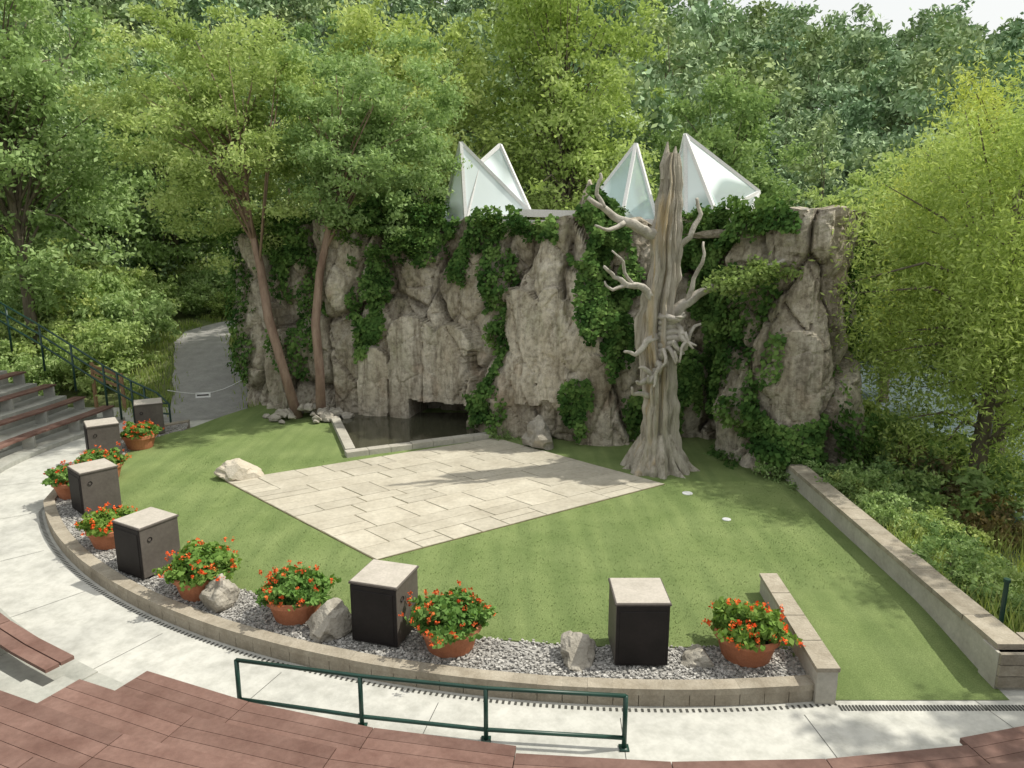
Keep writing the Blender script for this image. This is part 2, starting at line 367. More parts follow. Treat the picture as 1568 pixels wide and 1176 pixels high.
# ---------------------------------------------------------------- right wall, short wall
par=empty('stone_retaining_wall')
b=MB();b.box((6.82,13.2,-.2),(.36,8.3,1.1));b.box((8.8,9.2,-.2),(4.4,.36,1.1));b.obj('wall_body',['wallface'],parent=par)
b=MB();y=9.1
while y<17.2:
    l=random.choice([.55,.7,.8]);b.box((6.83+rng.uniform(-.008,.008),y+l/2,.395),(.42,l-.01,.085),0,0,rng.uniform(0,1));y+=l
x=7.07
while x<10.8:
    l=random.choice([.6,.8]);b.box((x+l/2,9.18,.395),(l-.015,.46,.085),0,0,rng.uniform(0,1));x+=l
for k in range(3):
    x=6.6
    while x<10.8:
        l=random.uniform(.35,.6);b.box((x+l/2,9.005,.28-.17*k),(l-.012,.06,.155),0,0,rng.uniform(0,1));x+=l
b.obj('cap_stones',['curb'],parent=par)
par=empty('low_stone_wall')
b=MB();b.hexa([(4.02,8.7,-.2),(4.29,8.7,-.2),(4.41,11.4,-.2),(4.16,11.4,-.2)],[(4.02,8.7,.28),(4.29,8.7,.28),(4.41,11.4,.28),(4.16,11.4,.28)])
b.obj('wall_body',['wallface'],parent=par)
b=MB()
for i in range(4):
    f0=i/4+.003;f1=(i+1)/4-.003
    L=lambda f,s:(4.0+.14*f if s<0 else 4.31+.12*f, 8.68+2.74*f)
    q=[L(f0,-1),L(f0,1),L(f1,1),L(f1,-1)];b.hexa([(p[0],p[1],.281) for p in q],[(p[0],p[1],.34) for p in q],0,.8+rng.uniform(-.2,.2))
b.obj('cap_stones',['curb'],parent=par)
# ---------------------------------------------------------------- tiers
def R0(ph): return 16.5-1.6*float(ss(204,181,np.array(float(ph))))
def pt(R,ph): a=math.radians(ph);return (CX+R*math.cos(a),CY+R*math.sin(a))
par=empty('amphitheater_seating')
b=MB();bp=MB()
for k in range(9):
    z=-.2+.42*k
    phs=np.linspace(181,241,21)
    for i in range(20):
        r0=R0(phs[i])+.9*k;r1=R0(phs[i+1])+.9*k
        q=[pt(r0,phs[i]),pt(r1,phs[i+1]),pt(r1+.9,phs[i+1]),pt(r0+.9,phs[i])]
        zt=z+.12 if k==0 else z
        b.hexa([(p[0],p[1],-.6) for p in q],[(p[0],p[1],zt) for p in q])
        if i in (9,): continue
        for s_ in range(2):
            o0=.28+.2*s_
            g0,g1=(.004 if i%2==0 else 0),(.004 if i%2 else 0)
            a0=phs[i]+g0*10;a1=phs[i+1]-g1*10
            q=[pt(r0+o0,a0),pt(r1+o0,a1),pt(r1+o0+.18,a1),pt(r0+o0+.18,a0)]
            bp.hexa([(p[0],p[1],zt+.34) for p in q],[(p[0],p[1],zt+.39) for p in q],0,rng.uniform(0,1))
        if i%2==0:
            q=[pt(r0+.3,phs[i]+.3),pt(r0+.3,phs[i]+.6),pt(r0+.62,phs[i]+.6),pt(r0+.62,phs[i]+.3)]
            b.hexa([(p[0],p[1],zt) for p in q],[(p[0],p[1],zt+.338) for p in q])
    for h_ in range(2):
        rr=16.5+.9*k+.45*h_;q=[pt(rr,241),pt(rr,244.5),pt(rr+.45,244.5),pt(rr+.45,241)]
        b.hexa([(p[0],p[1],-.6) for p in q],[(p[0],p[1],z+.21*h_+.1) for p in q])
    phs=np.linspace(244.5,334.5,16);zs=.2+.42*k
    for i in range(15):
        rr=16.45+.9*k+(.12 if i in(3,4,5) and k==0 else 0);q=[pt(rr+.04,phs[i]),pt(rr+.04,phs[i+1]),pt(rr+.86,phs[i+1]),pt(rr+.86,phs[i])]
        b.hexa([(p[0],p[1],-.6) for p in q],[(p[0],p[1],zs-.08) for p in q])
        nb=5
        for s_ in range(nb):
            w=.9/nb;e=.02
            q=[pt(rr+w*s_,phs[i]+e),pt(rr+w*s_,phs[i+1]-e),pt(rr+w*(s_+1)-.006,phs[i+1]-e),pt(rr+w*(s_+1)-.006,phs[i]+e)]
            bp.hexa([(p[0],p[1],zs-.06) for p in q],[(p[0],p[1],zs) for p in q],0,rng.uniform(0,1))
b.obj('concrete_tiers',['tier'],parent=par);bp.obj('bench_planks',['plank'],parent=par)
# ---------------------------------------------------------------- rails
b=MB();pp=[(-3.57,8.6),(-1.9,8.25),(-.32,8.0),(1.36,7.85)]
for z in (.52,-.05): b.tube([(x,y,z) for x,y in pp],.026,8)
for x,y in pp: b.tube([(x,y,-.2),(x,y,.52)],.03,8); b.box((x,y,-.19),(.12,.12,.02))
b.obj('metal_handrail',['green'],True)
b=MB()
L=[(-18.3,25.2,2.95),(-15.6,24.2,1.8),(-13.2,23.4,.6),(-12.2,23.1,.15),(-11.3,22.9,-.2)]
for dz in (1.05,.72,.38): b.tube([(p[0],p[1],p[2]+dz) for p in L]+([(-10.9,22.8,.5),(-10.9,22.8,-.2)] if dz>1 else [(-10.95,22.8,dz-.2)]),.032,8)
for i in range(len(L)-1):
    for f in (0,.5):
        p=Vector(L[i]).lerp(Vector(L[i+1]),f);b.tube([p-Vector((0,0,.5)),p+Vector((0,0,1.05))],.035,8)
b.obj('green_metal_railing',['green'],True)
b=MB();
for i,(x,y,z) in enumerate([(-14.6,25.2,.8),(-13.4,24.8,.5)]):
    b.beam((x,y,z-1),(x,y,z+.6),.09,.09)
for dz in (.1,.3,.5): b.beam((-14.6,25.2,.8+dz),(-13.4,24.8,.5+dz),.03,.1)
b.obj('wooden_fence',['wood'])
par=empty('rope_barrier')
b=MB();rp=[]
for t in np.linspace(0,1,9): rp.append((-10.9+1.75*t,22.8+2.6*t,.95-.35*math.sin(math.pi*t)))
b.tube(rp,.012,6);b.obj('rope',['white'],parent=par)
b=MB();b.box((-10.2,23.75,.58),(.46,.02,.17),.3);b.box((-10.2,23.737,.58),(.36,.008,.05),.3,1);b.obj('sign_board',['white','dark'],parent=par)
# ---------------------------------------------------------------- speaker enclosures
def enclosure(x,y,rot):
    b=MB();w,h=.74,.93
    b.box((0,0,h/2+.02),(w,w,h-.04),0,0)
    b.box((0,0,.02),(w-.08,w-.08,.06),0,1)
    b.box((0,-w/2-.006,h/2+.01),(w-.01,.022,h-.04),0,1)
    b.box((0,-w/2-.02,h/2),(w-.1,.012,h-.16),0,1)
    b.box((0,0,h+.015),(w+.035,w+.035,.035),0,0)
    b.box((0,0,h+.038),(w,w,.012),0,2)
    b.lathe([(.03,0),(.045,.0),(.045,.01)],(0,0,0),12,1)
    V=b.V[-1];b.V[-1]=np.stack([w/2+.004+V[:,2],V[:,0]-.2,V[:,1]+h-.22],1)
    ob=b.obj('speaker_enclosure',['boxside','boxdark','boxtop'],loc=(x,y,0));ob.rotation_euler=(0,0,rot)
    bv=ob.modifiers.new('bevel','BEVEL');bv.width=.006;bv.segments=1
for x,y in [(-10.75,21.2),(-10.85,18.85),(-9.05,15.2),(-6.5,12.3),(-1.9,10.15),(1.8,9.62)]:
    rot=-math.atan2(CX-x,CY-y)
    if x>1: rot=0
    if x<-6: rot*=.8
    enclosure(x,y,rot)
# ---------------------------------------------------------------- flower pots
def flowerpot(x,y,s,seed):
    b=MB();rv=np.random.default_rng(seed*11)
    b.lathe([(.001,0),(.32,0),(.34,.02),(.43,.33),(.47,.335),(.475,.42),(.455,.435),(.43,.42),(.42,.36)],(0,0,0),32,0)
    b.lathe([(.42,.362),(.001,.38)],(0,0,0),32,1)
    N=2000;d=rng.normal(size=(N,3));d/=np.linalg.norm(d,axis=1)[:,None];d[:,2]=np.abs(d[:,2])*.95-.03
    nz=np.array([noise.noise(Vector(q)*2.3+Vector((seed*7,0,0))) for q in d])
    kk=rv.uniform(.92,1.1)
    r=(.50+.32*nz)*rng.uniform(.45,1.0,N)**.5*kk
    C=d*r[:,None]*np.array([1.05,1.05,.66])+np.array([0,0,.42])
    b.leaves(C,.048,.5+.6*nz+rng.uniform(-.25,.25,N),2,.7,.8,updir=d+np.array([0,0,.4]))
    for i in range(24):
        a=rng.uniform(0,6.28);rr=rng.uniform(.1,.4)
        b.tube([(0.1*math.cos(a),.1*math.sin(a),.36),(rr*math.cos(a),rr*math.sin(a),.66)],.006,4,2,.3)
    nf=int(rv.integers(34,54))
    d=rng.normal(size=(nf,3));d/=np.linalg.norm(d,axis=1)[:,None];d[:,2]=np.abs(d[:,2])*.9+.05
    nz=np.array([noise.noise(Vector(q)*2.3+Vector((seed*7,0,0))) for q in d])
    hd=d*((.53+.32*nz+rng.uniform(-.06,.06,nf))[:,None])*kk*np.array([1.05,1.05,.72])+np.array([0,0,.43])
    K=np.repeat(hd,12,axis=0)+rng.normal(size=(nf*12,3))*.019
    b.leaves(K,.019,rng.uniform(0,1,len(K)),3,.6,.9)
    ob=b.obj('flower_pot',['terra','soil','L_ger','L_red'],loc=(x,y,-.01));ob.scale=(s,s,s);ob.rotation_euler[2]=seed
for i,(x,y,s) in enumerate([(-10.35,19.75,.95),(-9.95,17.15,.95),(-10.0,16.0,.95),(-7.75,13.35,.92),(-5.2,11.4,.98),(-3.4,10.65,.98),(-.9,9.78,1.0),(3.35,9.55,1.0)]):
    flowerpot(x,y,s,i+1)
# ---------------------------------------------------------------- boulders
def boulder(name,x,y,z,s,seed,mat='rock',sub=4):
    me=bpy.data.meshes.new(name);bm=bmesh.new();bmesh.ops.create_icosphere(bm,subdivisions=sub,radius=1)
    for v in bm.verts:
        c=v.co.copy();n=noise.noise(c*1.1+Vector((seed*3.1,0,0)))*.5+noise.noise(c*2.7+Vector((seed,5,0)))*.22+noise.noise(c*7+Vector((seed,5,0)))*.06
        f=1+n
        for pl in range(6):
            nn=Vector((math.sin(seed*1.7+pl*2.1),math.cos(seed*2.3+pl*1.3),math.sin(seed+pl*3.7))).normalized()
            dd=c.dot(nn)*f
            if dd>.72: f*=.72/dd
        v.co=Vector((c.x*s[0],c.y*s[1],max(c.z,-.4)*s[2]))*f
    bm.to_mesh(me);bm.free();me.materials.append(M[mat])
    ob=bpy.data.objects.new(name,me);ob.location=(x,y,z);ob.rotation_euler[2]=seed;sc.collection.objects.link(ob);return ob
boulder('white_boulder',-6.75,17.2,.12,(.55,.42,.34),3,'palerock')
boulder('boulder',-4.75,11.0,.1,(.34,.3,.36),5)
boulder('boulder',-2.75,10.2,.12,(.42,.36,.36),8)
boulder('boulder',.92,9.45,.05,(.34,.28,.28),11)
boulder('boulder',2.62,9.4,.03,(.24,.22,.16),14)
boulder('boulder',.75,19.9,.25,(.62,.45,.62),17)
par=empty('rock_pile')
for i in range(46):
    a=rng.uniform(0,6.28);r=rng.uniform(0,1)**.6
    x=-6.55+1.35*r*math.cos(a);y=22.9+.75*r*math.sin(a);s=rng.uniform(.12,.26)
    o_=boulder('stone_%d'%i,x,y,.05+.45*(1-r)*rng.uniform(.5,1),(s,s*.8,s*.7),i*1.3,'rock',2);o_.parent=par
# ---------------------------------------------------------------- cliff
CP=[(-10.2,31),(-9.7,27),(-9.2,25.6),(-8.2,24.5),(-6.8,24.0),(-5.3,23.6),(-3.6,23.4),(-1.7,22.9),(-.6,21.9),(.3,21.0),(1.5,20.5),(3.1,20.2),(4.6,20.6),(5.6,20.4),(6.0,19.4),(6.25,18.3),(6.7,17.7),(7.5,17.4),(8.2,17.7),(8.7,18.7),(9.0,20.5),(9.2,24),(9.2,28)]
CPv=np.array(CP);dd=np.concatenate([[0],np.cumsum(np.hypot(*np.diff(CPv,axis=0).T))])
LS=dd[-1];NS=700;NZ=140
sv=np.linspace(0,LS,NS);bx=np.interp(sv,dd,CPv[:,0]);by=np.interp(sv,dd,CPv[:,1])
def sm(a,n=9):
    k=np.ones(n)/n;return np.convolve(np.pad(a,n//2,mode='edge'),k,'valid')
bx=sm(bx,15);by=sm(by,15)
tx=np.gradient(bx);ty=np.gradient(by);tl=np.hypot(tx,ty);tx/=tl;ty/=tl
nxv=sm(ty,31);nyv=sm(-tx,31);nl=np.hypot(nxv,nyv);nxv/=nl;nyv/=nl
slabs=[(-4.4,.5,2.3,.35,-1),(-3.1,.8,3.3,.45,-1),(-1.75,.65,3.1,.4,-1),(-.75,.5,1.2,.5,-1),(.42,.36,4.3,.26,1.0),(1.12,.36,4.4,.28,1.2),(2.3,.5,2.6,.3,-1),(6.9,.5,3.6,.2,-1),(-8.2,.8,3.6,.3,-1),(4.9,.6,2.4,.35,-1)]
def ztop(s,x):
    z=6.15+.4*noise.noise(Vector((s*.7,3,0)))+.18*noise.noise(Vector((s*2.2,8,0)))
    z-=.5*float(ss(-6,-9,np.array(x)))
    if 1.6<x<2.5: z+=1.0*max(0,1-abs(x-2.05)/.4)
    if x>6.4: z+=.25
    return z
def hsh(p): 
    v=math.sin(p[0]*12.9898+p[1]*78.233+p[2]*37.7)*43758.5453;return v-math.floor(v)
Z0=-.5
V=np.zeros((NZ+14,NS,3));T=np.zeros((NZ+14,NS));OFF=np.zeros((NZ,NS));ZT=np.zeros(NS)
for i in range(NS):
    s=sv[i];x0=bx[i];zt=ztop(s,x0);ZT[i]=zt
    for j in range(NZ):
        z=Z0+(zt-Z0)*j/(NZ-1)
        wx=.35*noise.noise(Vector((s*.6,z*.4,4)))+.1*noise.noise(Vector((s*2.2,z*1.6,9)));wz=.3*noise.noise(Vector((s*.7,z*.7,14)))
        D_,Pt=noise.voronoi(Vector(((s+wx)*.62,(z+wz)*.24,1.5)))
        D2,Pt2=noise.voronoi(Vector(((s+wx)*1.5,(z+wz)*.8,7.5)))
        e1=(D_[1]-D_[0]);e2=(D2[1]-D2[0]);h1=hsh(Pt[0]);h2=hsh(Pt2[0])
        o=(h1-.5)*.75+.3*min(e1,.45)/.45-.22*max(0,1-e1/.07)
        o+=(h2-.5)*.22+.06*min(e2,.3)/.3-.06*max(0,1-e2/.06)
        o+=.35*noise.noise(Vector((s*.35,z*.3,1)))+.14*noise.noise(Vector((s*1.3,z*1.1,2)))+.07*noise.noise(Vector((s*4,z*3,3)))+.04*noise.noise(Vector((s*10,z*8,3)))
        o-=.05*z
        ti=.4+.5*h1+.2*h2
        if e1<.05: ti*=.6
        xw=x0+nxv[i]*o
        for (xc,hw,zh,dp,zb) in slabs:
            u=(xw-xc+.12*noise.noise(Vector((z*1.2,xc,0))))/hw
            if abs(u)<1 and z<zh-hw*.9*(1-math.sqrt(1-u*u)) and z>zb and by[i]<24.5:
                o=.35*o+dp*(1-.35*u*u)+.1; ti=.85+.15*math.sin(xc*7);break
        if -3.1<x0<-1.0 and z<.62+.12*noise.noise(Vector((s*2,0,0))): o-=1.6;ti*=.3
        if 4.3<x0<5.9 and z<3.2 and by[i]<22: o-=.6*(1-z/3.2)
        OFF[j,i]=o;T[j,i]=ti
        V[j,i]=(bx[i]+nxv[i]*o,by[i]+nyv[i]*o,z)
    for j in range(14):
        q=(j+1)*.28;V[NZ+j,i]=(bx[i]+nxv[i]*(OFF[NZ-1,i]-q),by[i]+nyv[i]*(OFF[NZ-1,i]-q),zt+.15*noise.noise(Vector((s*1.5,q*1.5,7)))-.05*j*(q>.5));T[NZ+j,i]=.6
b=MB();n1=NZ+14
ii=(np.arange(n1-1)[:,None]*NS+np.arange(NS-1)[None]).ravel()
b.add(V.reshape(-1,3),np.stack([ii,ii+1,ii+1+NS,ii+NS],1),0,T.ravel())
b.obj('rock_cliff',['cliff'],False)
def csurf(x,z):
    i=int(np.argmin(np.abs(bx[60:-90]-x)))+60
    j=int(np.clip((z-Z0)/(ZT[i]-Z0)*(NZ-1),0,NZ-1));return V[j,i],np.array([nxv[i],nyv[i],0])
# ---------------------------------------------------------------- greenhouse building on the cliff
par=empty('glass_pyramid_building')
b=MB();b.hexa([(-8,26.5,-.3),(7.9,24,-.3),(7.9,31,-.3),(-8,32,-.3)],[(-8,26.5,5.6),(7.9,24,5.6),(7.9,31,5.6),(-8,32,5.6)]);b.obj('walls',['roof'],parent=par)
b=MB();b.hexa([(-2.6,23.9,5.95),(7.9,22.2,5.95),(7.9,29,5.95),(-2.6,29,5.95)],[(-2.6,23.9,6.22),(7.9,22.2,6.22),(7.9,29,6.22),(-2.6,29,6.22)]);b.obj('flat_roof',['roof'],parent=par)
b=MB();b.beam((.2,22.6,6.42),(2.2,22.2,6.36),.12,.22);b.beam((7.0,21.2,6.5),(9.3,20.6,6.42),.06,.08);b.obj('fascia_beam',['white'],parent=par)
def shard(name,apexes,base,faces,edges_):
    Vv=list(apexes)+list(base);g=MB()
    for f in faces:
        me=[Vv[k] for k in f]
        if len(f)==3: me=[me[0],me[1],me[2],tuple((Vector(me[2])+Vector(me[0]))/2)]
        g.add(me,[[0,1,2,3]])
    g.obj(name+'_glass',['glass'],parent=par)
    g=MB()
    for a,c in edges_: g.beam(Vv[a],Vv[c],.1,.1)
    g.obj(name+'_frame',['white'],parent=par)
shard('west_pyramid',[(-1.6,24.2,8.6),(-.38,24.9,8.6)],[(-2.2,25.0,6.6),(-1.45,23.7,6.2),(.6,24.3,6.45),(-.35,26.2,6.2),(-1.0,24.3,8.0),(-2.1,24.0,6.2)],
 [(0,2,7),(0,7,3),(0,3,4),(6,4,1),(1,4,5),(0,6,2),(1,5,6)],[(0,2),(0,3),(0,4),(3,4),(2,7),(7,3),(1,6),(1,4),(1,5),(4,5),(6,3)])
shard('middle_pyramid',[(3.95,24.6,8.6)],[(2.9,25.0,7.2),(3.4,23.5,6.2),(4.6,24.0,6.2),(4.4,26,6.2)],[(0,1,2),(0,2,3),(0,3,4),(0,4,1)],[(0,1),(0,2),(0,3),(1,2),(2,3)])
shard('east_pyramid',[(5.35,23.9,8.8)],[(5.4,23.5,6.3),(6.2,23.0,6.4),(7.85,24.2,7.1),(7.3,26.4,6.3),(5.2,25.5,6.2),(7.4,23.5,6.4)],[(0,1,2),(0,2,3),(2,6,3),(0,3,4),(0,4,5),(0,5,1)],[(0,1),(0,2),(0,3),(1,2),(2,3),(2,6),(6,3),(0,5),(3,4),(0,4)])
# ---------------------------------------------------------------- ivy
b=MB()
blobs=[(-3.3,6.2,1.5,.9,4600,.6),(-4.5,4.0,.65,1.7,3000,.4),(-4.6,2.4,.4,1.1,1100,.3),(-2.8,5.3,.6,.5,500,.3),(-1.5,4.9,.45,.8,800,.25),
(-.5,5.9,.9,.7,2100,.45),(-.4,4.4,.45,1.5,1700,.35),(-.4,2.7,.35,1.5,1200,.25),(-.3,.7,.45,.8,1300,.4),(1.0,5.9,.6,.4,700,.3),(2.3,5.7,.9,.9,2700,.4),(2.7,4.2,.85,1.6,3600,.4),(3.3,2.6,.7,1.4,1700,.35),(1.9,1.2,.4,1.1,1000,.3),(3.6,1.0,.4,1.0,900,.3),
(4.6,5.6,.7,.9,1800,.35),(5.6,5.9,.9,.9,3400,.6),(5.7,4.5,.8,1.6,4200,.55),(5.5,2.8,.8,1.6,3200,.45),(5.9,1.3,.8,1.3,3600,.5),(6.3,5.9,.5,.8,1500,.4),(6.4,.8,.6,.9,1800,.5),(8.4,1.2,.6,1.6,1800,.35),(4.6,1.2,.6,1.1,1300,.3),(2.4,6.5,.4,.7,900,.35),(-7.0,3.5,1.0,2.5,2200,.4),(-7.5,5.4,1.5,.9,2400,.5),(-9.0,3,.5,3,2000,.4),(6.55,3.0,.2,1.6,350,.15),(7.4,.7,.7,.8,1500,.35),(8.8,3.5,.4,2.6,1800,.4)]
C=[];NN=[];TT=[]
for (xc,zc,rx,rz,n,th) in blobs:
    for _ in range(int(n*.9)):
        a=random.uniform(0,6.283);r=math.sqrt(random.random())
        x=xc+rx*r*math.cos(a);z=zc+rz*r*math.sin(a)
        q=noise.noise(Vector((x*1.6,z*.8,0)))
        if q<-.17+.42*(r-.6): continue
        z=max(z,.03)
        p,nv=csurf(x,min(z,6.6));p=p.copy();p[2]=z
        bulge=th*(.35+1.1*max(0,noise.noise(Vector((x*1.5,z*1.2,5)))+.35))
        C.append(p+nv*random.uniform(.02,1)**.6*bulge+np.array([random.gauss(0,.04),0,random.gauss(0,.04)]));NN.append(nv+np.array([0,0,.6]));TT.append(.5+.9*noise.noise(Vector((x*2.2,z*2.2,3)))+random.uniform(-.3,.3))
b.leaves(np.array(C),.072,np.array(TT),0,1.3,.78,updir=np.array(NN))
b.obj('ivy',['L_ivy'])
# ---------------------------------------------------------------- dead tree
par=empty('dead_tree')
b=MB()
path=[(3.72,18,-.1),(3.72,18,.15),(3.7,18,.5),(3.68,18,1.0),(3.68,18.02,1.8),(3.66,18.05,2.6),(3.56,18.05,3.4),(3.58,18.05,4.2),(3.68,18,5.0),(3.64,17.97,5.7),(3.7,18,6.4),(3.76,18.02,7.0),(3.72,18.02,7.4),(3.75,18,7.7)]
rad=[.80,.66,.50,.43,.40,.44,.42,.36,.31,.33,.26,.215,.19,.13]
P_=[];R_=[]
for i in range(len(path)-1):
    for f in np.linspace(0,1,9)[:-1]:
        P_.append(Vector(path[i]).lerp(Vector(path[i+1]),f));R_.append(rad[i]*(1-f)+rad[i+1]*f)
P_.append(Vector(path[-1]));R_.append(rad[-1])
b.tube(P_,R_,60,0,.5,.34)
for a in range(7):
    an=a*.9+.2;b.tube([(3.7+.25*math.cos(an),18+.25*math.sin(an),.9),(3.7+.5*math.cos(an),18+.5*math.sin(an),.35),(3.7+.85*math.cos(an),18+.85*math.sin(an),-.1)],[.12,.18,.1],12,0,.5,.3)
for dx,h_ in((-.12,7.95),(.07,7.85),(.0,7.6)): b.tube([(3.72+dx,18,7.1),(3.72+dx,18,7.5),(3.75+dx,18,h_)],[.12,.09,.015],8,0,.5,.3)
b.obj('trunk',['dead'],False,parent=par)
b=MB()
def branch(pts,r0,r1,seg=10):
    P=[];n=len(pts)
    for i in range(n-1):
        for f in np.linspace(0,1,5)[:-1]: P.append(Vector(pts[i]).lerp(Vector(pts[i+1]),f))
    P.append(Vector(pts[-1]))
    P=[p+Vector((noise.noise(p*2.3),noise.noise(p*2.3+Vector((9,0,0))),noise.noise(p*2.3+Vector((0,9,0)))))*.16*min(1,i/4) for i,p in enumerate(P)]
    b.tube(P,[r0+(r1-r0)*(i/(len(P)-1))**.8 for i in range(len(P))],seg,0,.5,.25)
branch([(3.5,17.9,5.75),(3.1,17.7,6.0),(2.7,17.5,6.05),(2.35,17.4,6.25),(2.0,17.3,6.5),(1.75,17.3,6.65)],.15,.05)
branch([(2.1,17.35,6.45),(1.95,17.3,6.8),(2.0,17.3,7.1),(1.95,17.3,7.2)],.06,.03)
branch([(2.6,17.45,6.1),(2.2,17.3,5.9),(1.85,17.2,6.0)],.07,.025)
branch([(3.4,17.8,4.3),(3.1,17.6,4.5),(2.7,17.4,4.7),(2.35,17.3,4.85),(2.1,17.2,5.2)],.12,.035)
branch([(2.7,17.4,4.7),(2.4,17.3,4.55),(2.1,17.2,4.75)],.06,.02)
branch([(2.9,17.5,4.6),(2.6,17.3,5.1),(2.3,17.2,5.5)],.05,.02)
branch([(3.5,17.8,3.4),(3.15,17.6,3.3),(2.9,17.5,3.0),(2.65,17.4,3.1)],.12,.03)
for i in range(12):
    z=2.2+i*.14;a=-2.7+i*.33
    branch([(3.6,17.85,z+.1),(3.6+.42*math.cos(a)*.9,17.62,z+.18),(3.58+.62*math.cos(a),17.4,z+.12+.25*math.sin(i*2)),(3.5+.85*math.cos(a)*(.8+.3*math.sin(i*3)),17.3,z+.4*math.sin(i*1.3+.4))],.12,.022)
branch([(3.9,17.9,3.9),(4.3,17.8,4.25),(4.75,17.7,4.55),(5.3,17.6,4.8),(5.9,17.6,5.0),(6.4,17.6,5.35)],.15,.04)
branch([(3.8,17.95,5.4),(4.2,17.9,5.8),(4.42,17.9,6.3),(4.4,17.9,6.7)],.09,.03)
branch([(4.2,17.8,4.2),(4.4,17.7,5.0),(4.6,17.7,5.6)],.07,.025)
branch([(3.8,17.9,2.9),(4.25,17.7,3.2),(4.55,17.6,3.7)],.1,.03)
branch([(3.4,17.8,1.9),(3.1,17.6,2.0),(2.85,17.5,2.15)],.08,.03)
b.obj('branches',['deadg'],True,parent=par)
b=MB();C=[];t_=[]
for i in range(2000):
    a=random.uniform(0,6.28);r=random.random()**.5;k=.5+.5*noise.noise(Vector((math.cos(a)*1.5,math.sin(a)*1.5,2)))*1.6
    C.append((5.5+1.0*r*k*1.6*math.cos(a),17.5+.45*r*math.sin(a),4.85+.2*random.gauss(0,.8)*(1-r*.5)+.16*math.cos(a)-.1*math.sin(a*2)));t_.append(.4+random.uniform(-.3,.35))
b.leaves(np.array(C),.065,np.array(t_),0,.8,.6)
b.obj('ivy_clump',['L_mid'],parent=par)
# ---------------------------------------------------------------- trees
def crown(b,seed,c,rad,ncl,per,leaf,lm,base,trunkr,wm=1,cs=.2,flat=.65,limbs=.35,shell=.45,up=.5,asp=.5,droop=0,trunk=True):
    g=np.random.default_rng(seed);c=np.array(c,float);rad=np.array(rad,float)
    d=g.normal(size=(ncl,3));d/=np.linalg.norm(d,axis=1)[:,None]
    nz=np.array([noise.noise(Vector(q)*1.7+Vector((seed*1.37,0,0))) for q in d])
    rr=(g.uniform(0,1,ncl)**shell)*(1+.5*nz)
    cl=c+d*rr[:,None]*rad
    cs_=cs*rad.mean()*g.uniform(.5,1.4,ncl)
    ct=g.uniform(.2,.8,ncl)
    pos=[];tt=[]
    for i in range(ncl):
        n=int(per*(cs_[i]/(cs*rad.mean()))**2)
        q=g.normal(size=(n,3));q/=np.linalg.norm(q,axis=1)[:,None];q*=(g.uniform(0,1,n)**.5)[:,None]
        q=q*cs_[i]*np.array([1,1,flat])*(1+.3*g.normal(size=(n,1)))
        if droop:
            k=g.uniform(0,1,n)**1.3*droop; ph=np.round(np.arctan2(q[:,1],q[:,0])*4)/4; rrr=np.hypot(q[:,0],q[:,1])
            rrr=np.round(rrr/.22)*.22
            q=np.stack([np.cos(ph)*rrr+g.normal(0,.04,n),np.sin(ph)*rrr+g.normal(0,.04,n),q[:,2]-k],1)
        pos.append(cl[i]+q);tt.append(ct[i]+g.uniform(-.3,.3,n)+.12*q[:,2]/cs_[i])
    pos=np.concatenate(pos);tt=np.concatenate(tt)
    b.leaves(pos,leaf,tt,lm,up,asp)
    if trunk:
        base=np.array(base,float);top=c+np.array([0,0,rad[2]*.55]);tp=[]
        for f in np.linspace(0,1,9):
            p=base*(1-f)+top*f+np.array([math.sin(f*5+seed)*.12,math.cos(f*4+seed)*.12,0])*trunkr*6*f*(1-f)*2;tp.append(p)
        b.tube(tp,[trunkr*(1-.85*f) for f in np.linspace(0,1,9)],8,wm,.5,.15)
        for i in range(ncl):
            if g.random()<limbs:
                f=g.uniform(.35,.85);s_=base*(1-f)+top*f
                if s_[2]>cl[i][2]+.3: f=max(.25,f-.3);s_=base*(1-f)+top*f
                m_=(s_+cl[i])/2+np.array([0,0,.15*np.linalg.norm(cl[i]-s_)])
                r_=trunkr*.32*(1-f*.5);b.tube([s_,m_,cl[i]],[r_,r_*.6,r_*.15],5,wm)
def tree(name,loc,seed,cz,rad,ncl,per,leaf,lmat,trunkr,**k):
    par=empty(name,loc);b=MB();k.setdefault('trunk',True)
    crown(b,seed,(k.pop('cx',0),k.pop('cy',0),cz),rad,ncl,per,leaf,0,(0,0,-.5),trunkr,**k)
    b.obj('crown_and_limbs',[lmat,'bark'],parent=par);return par
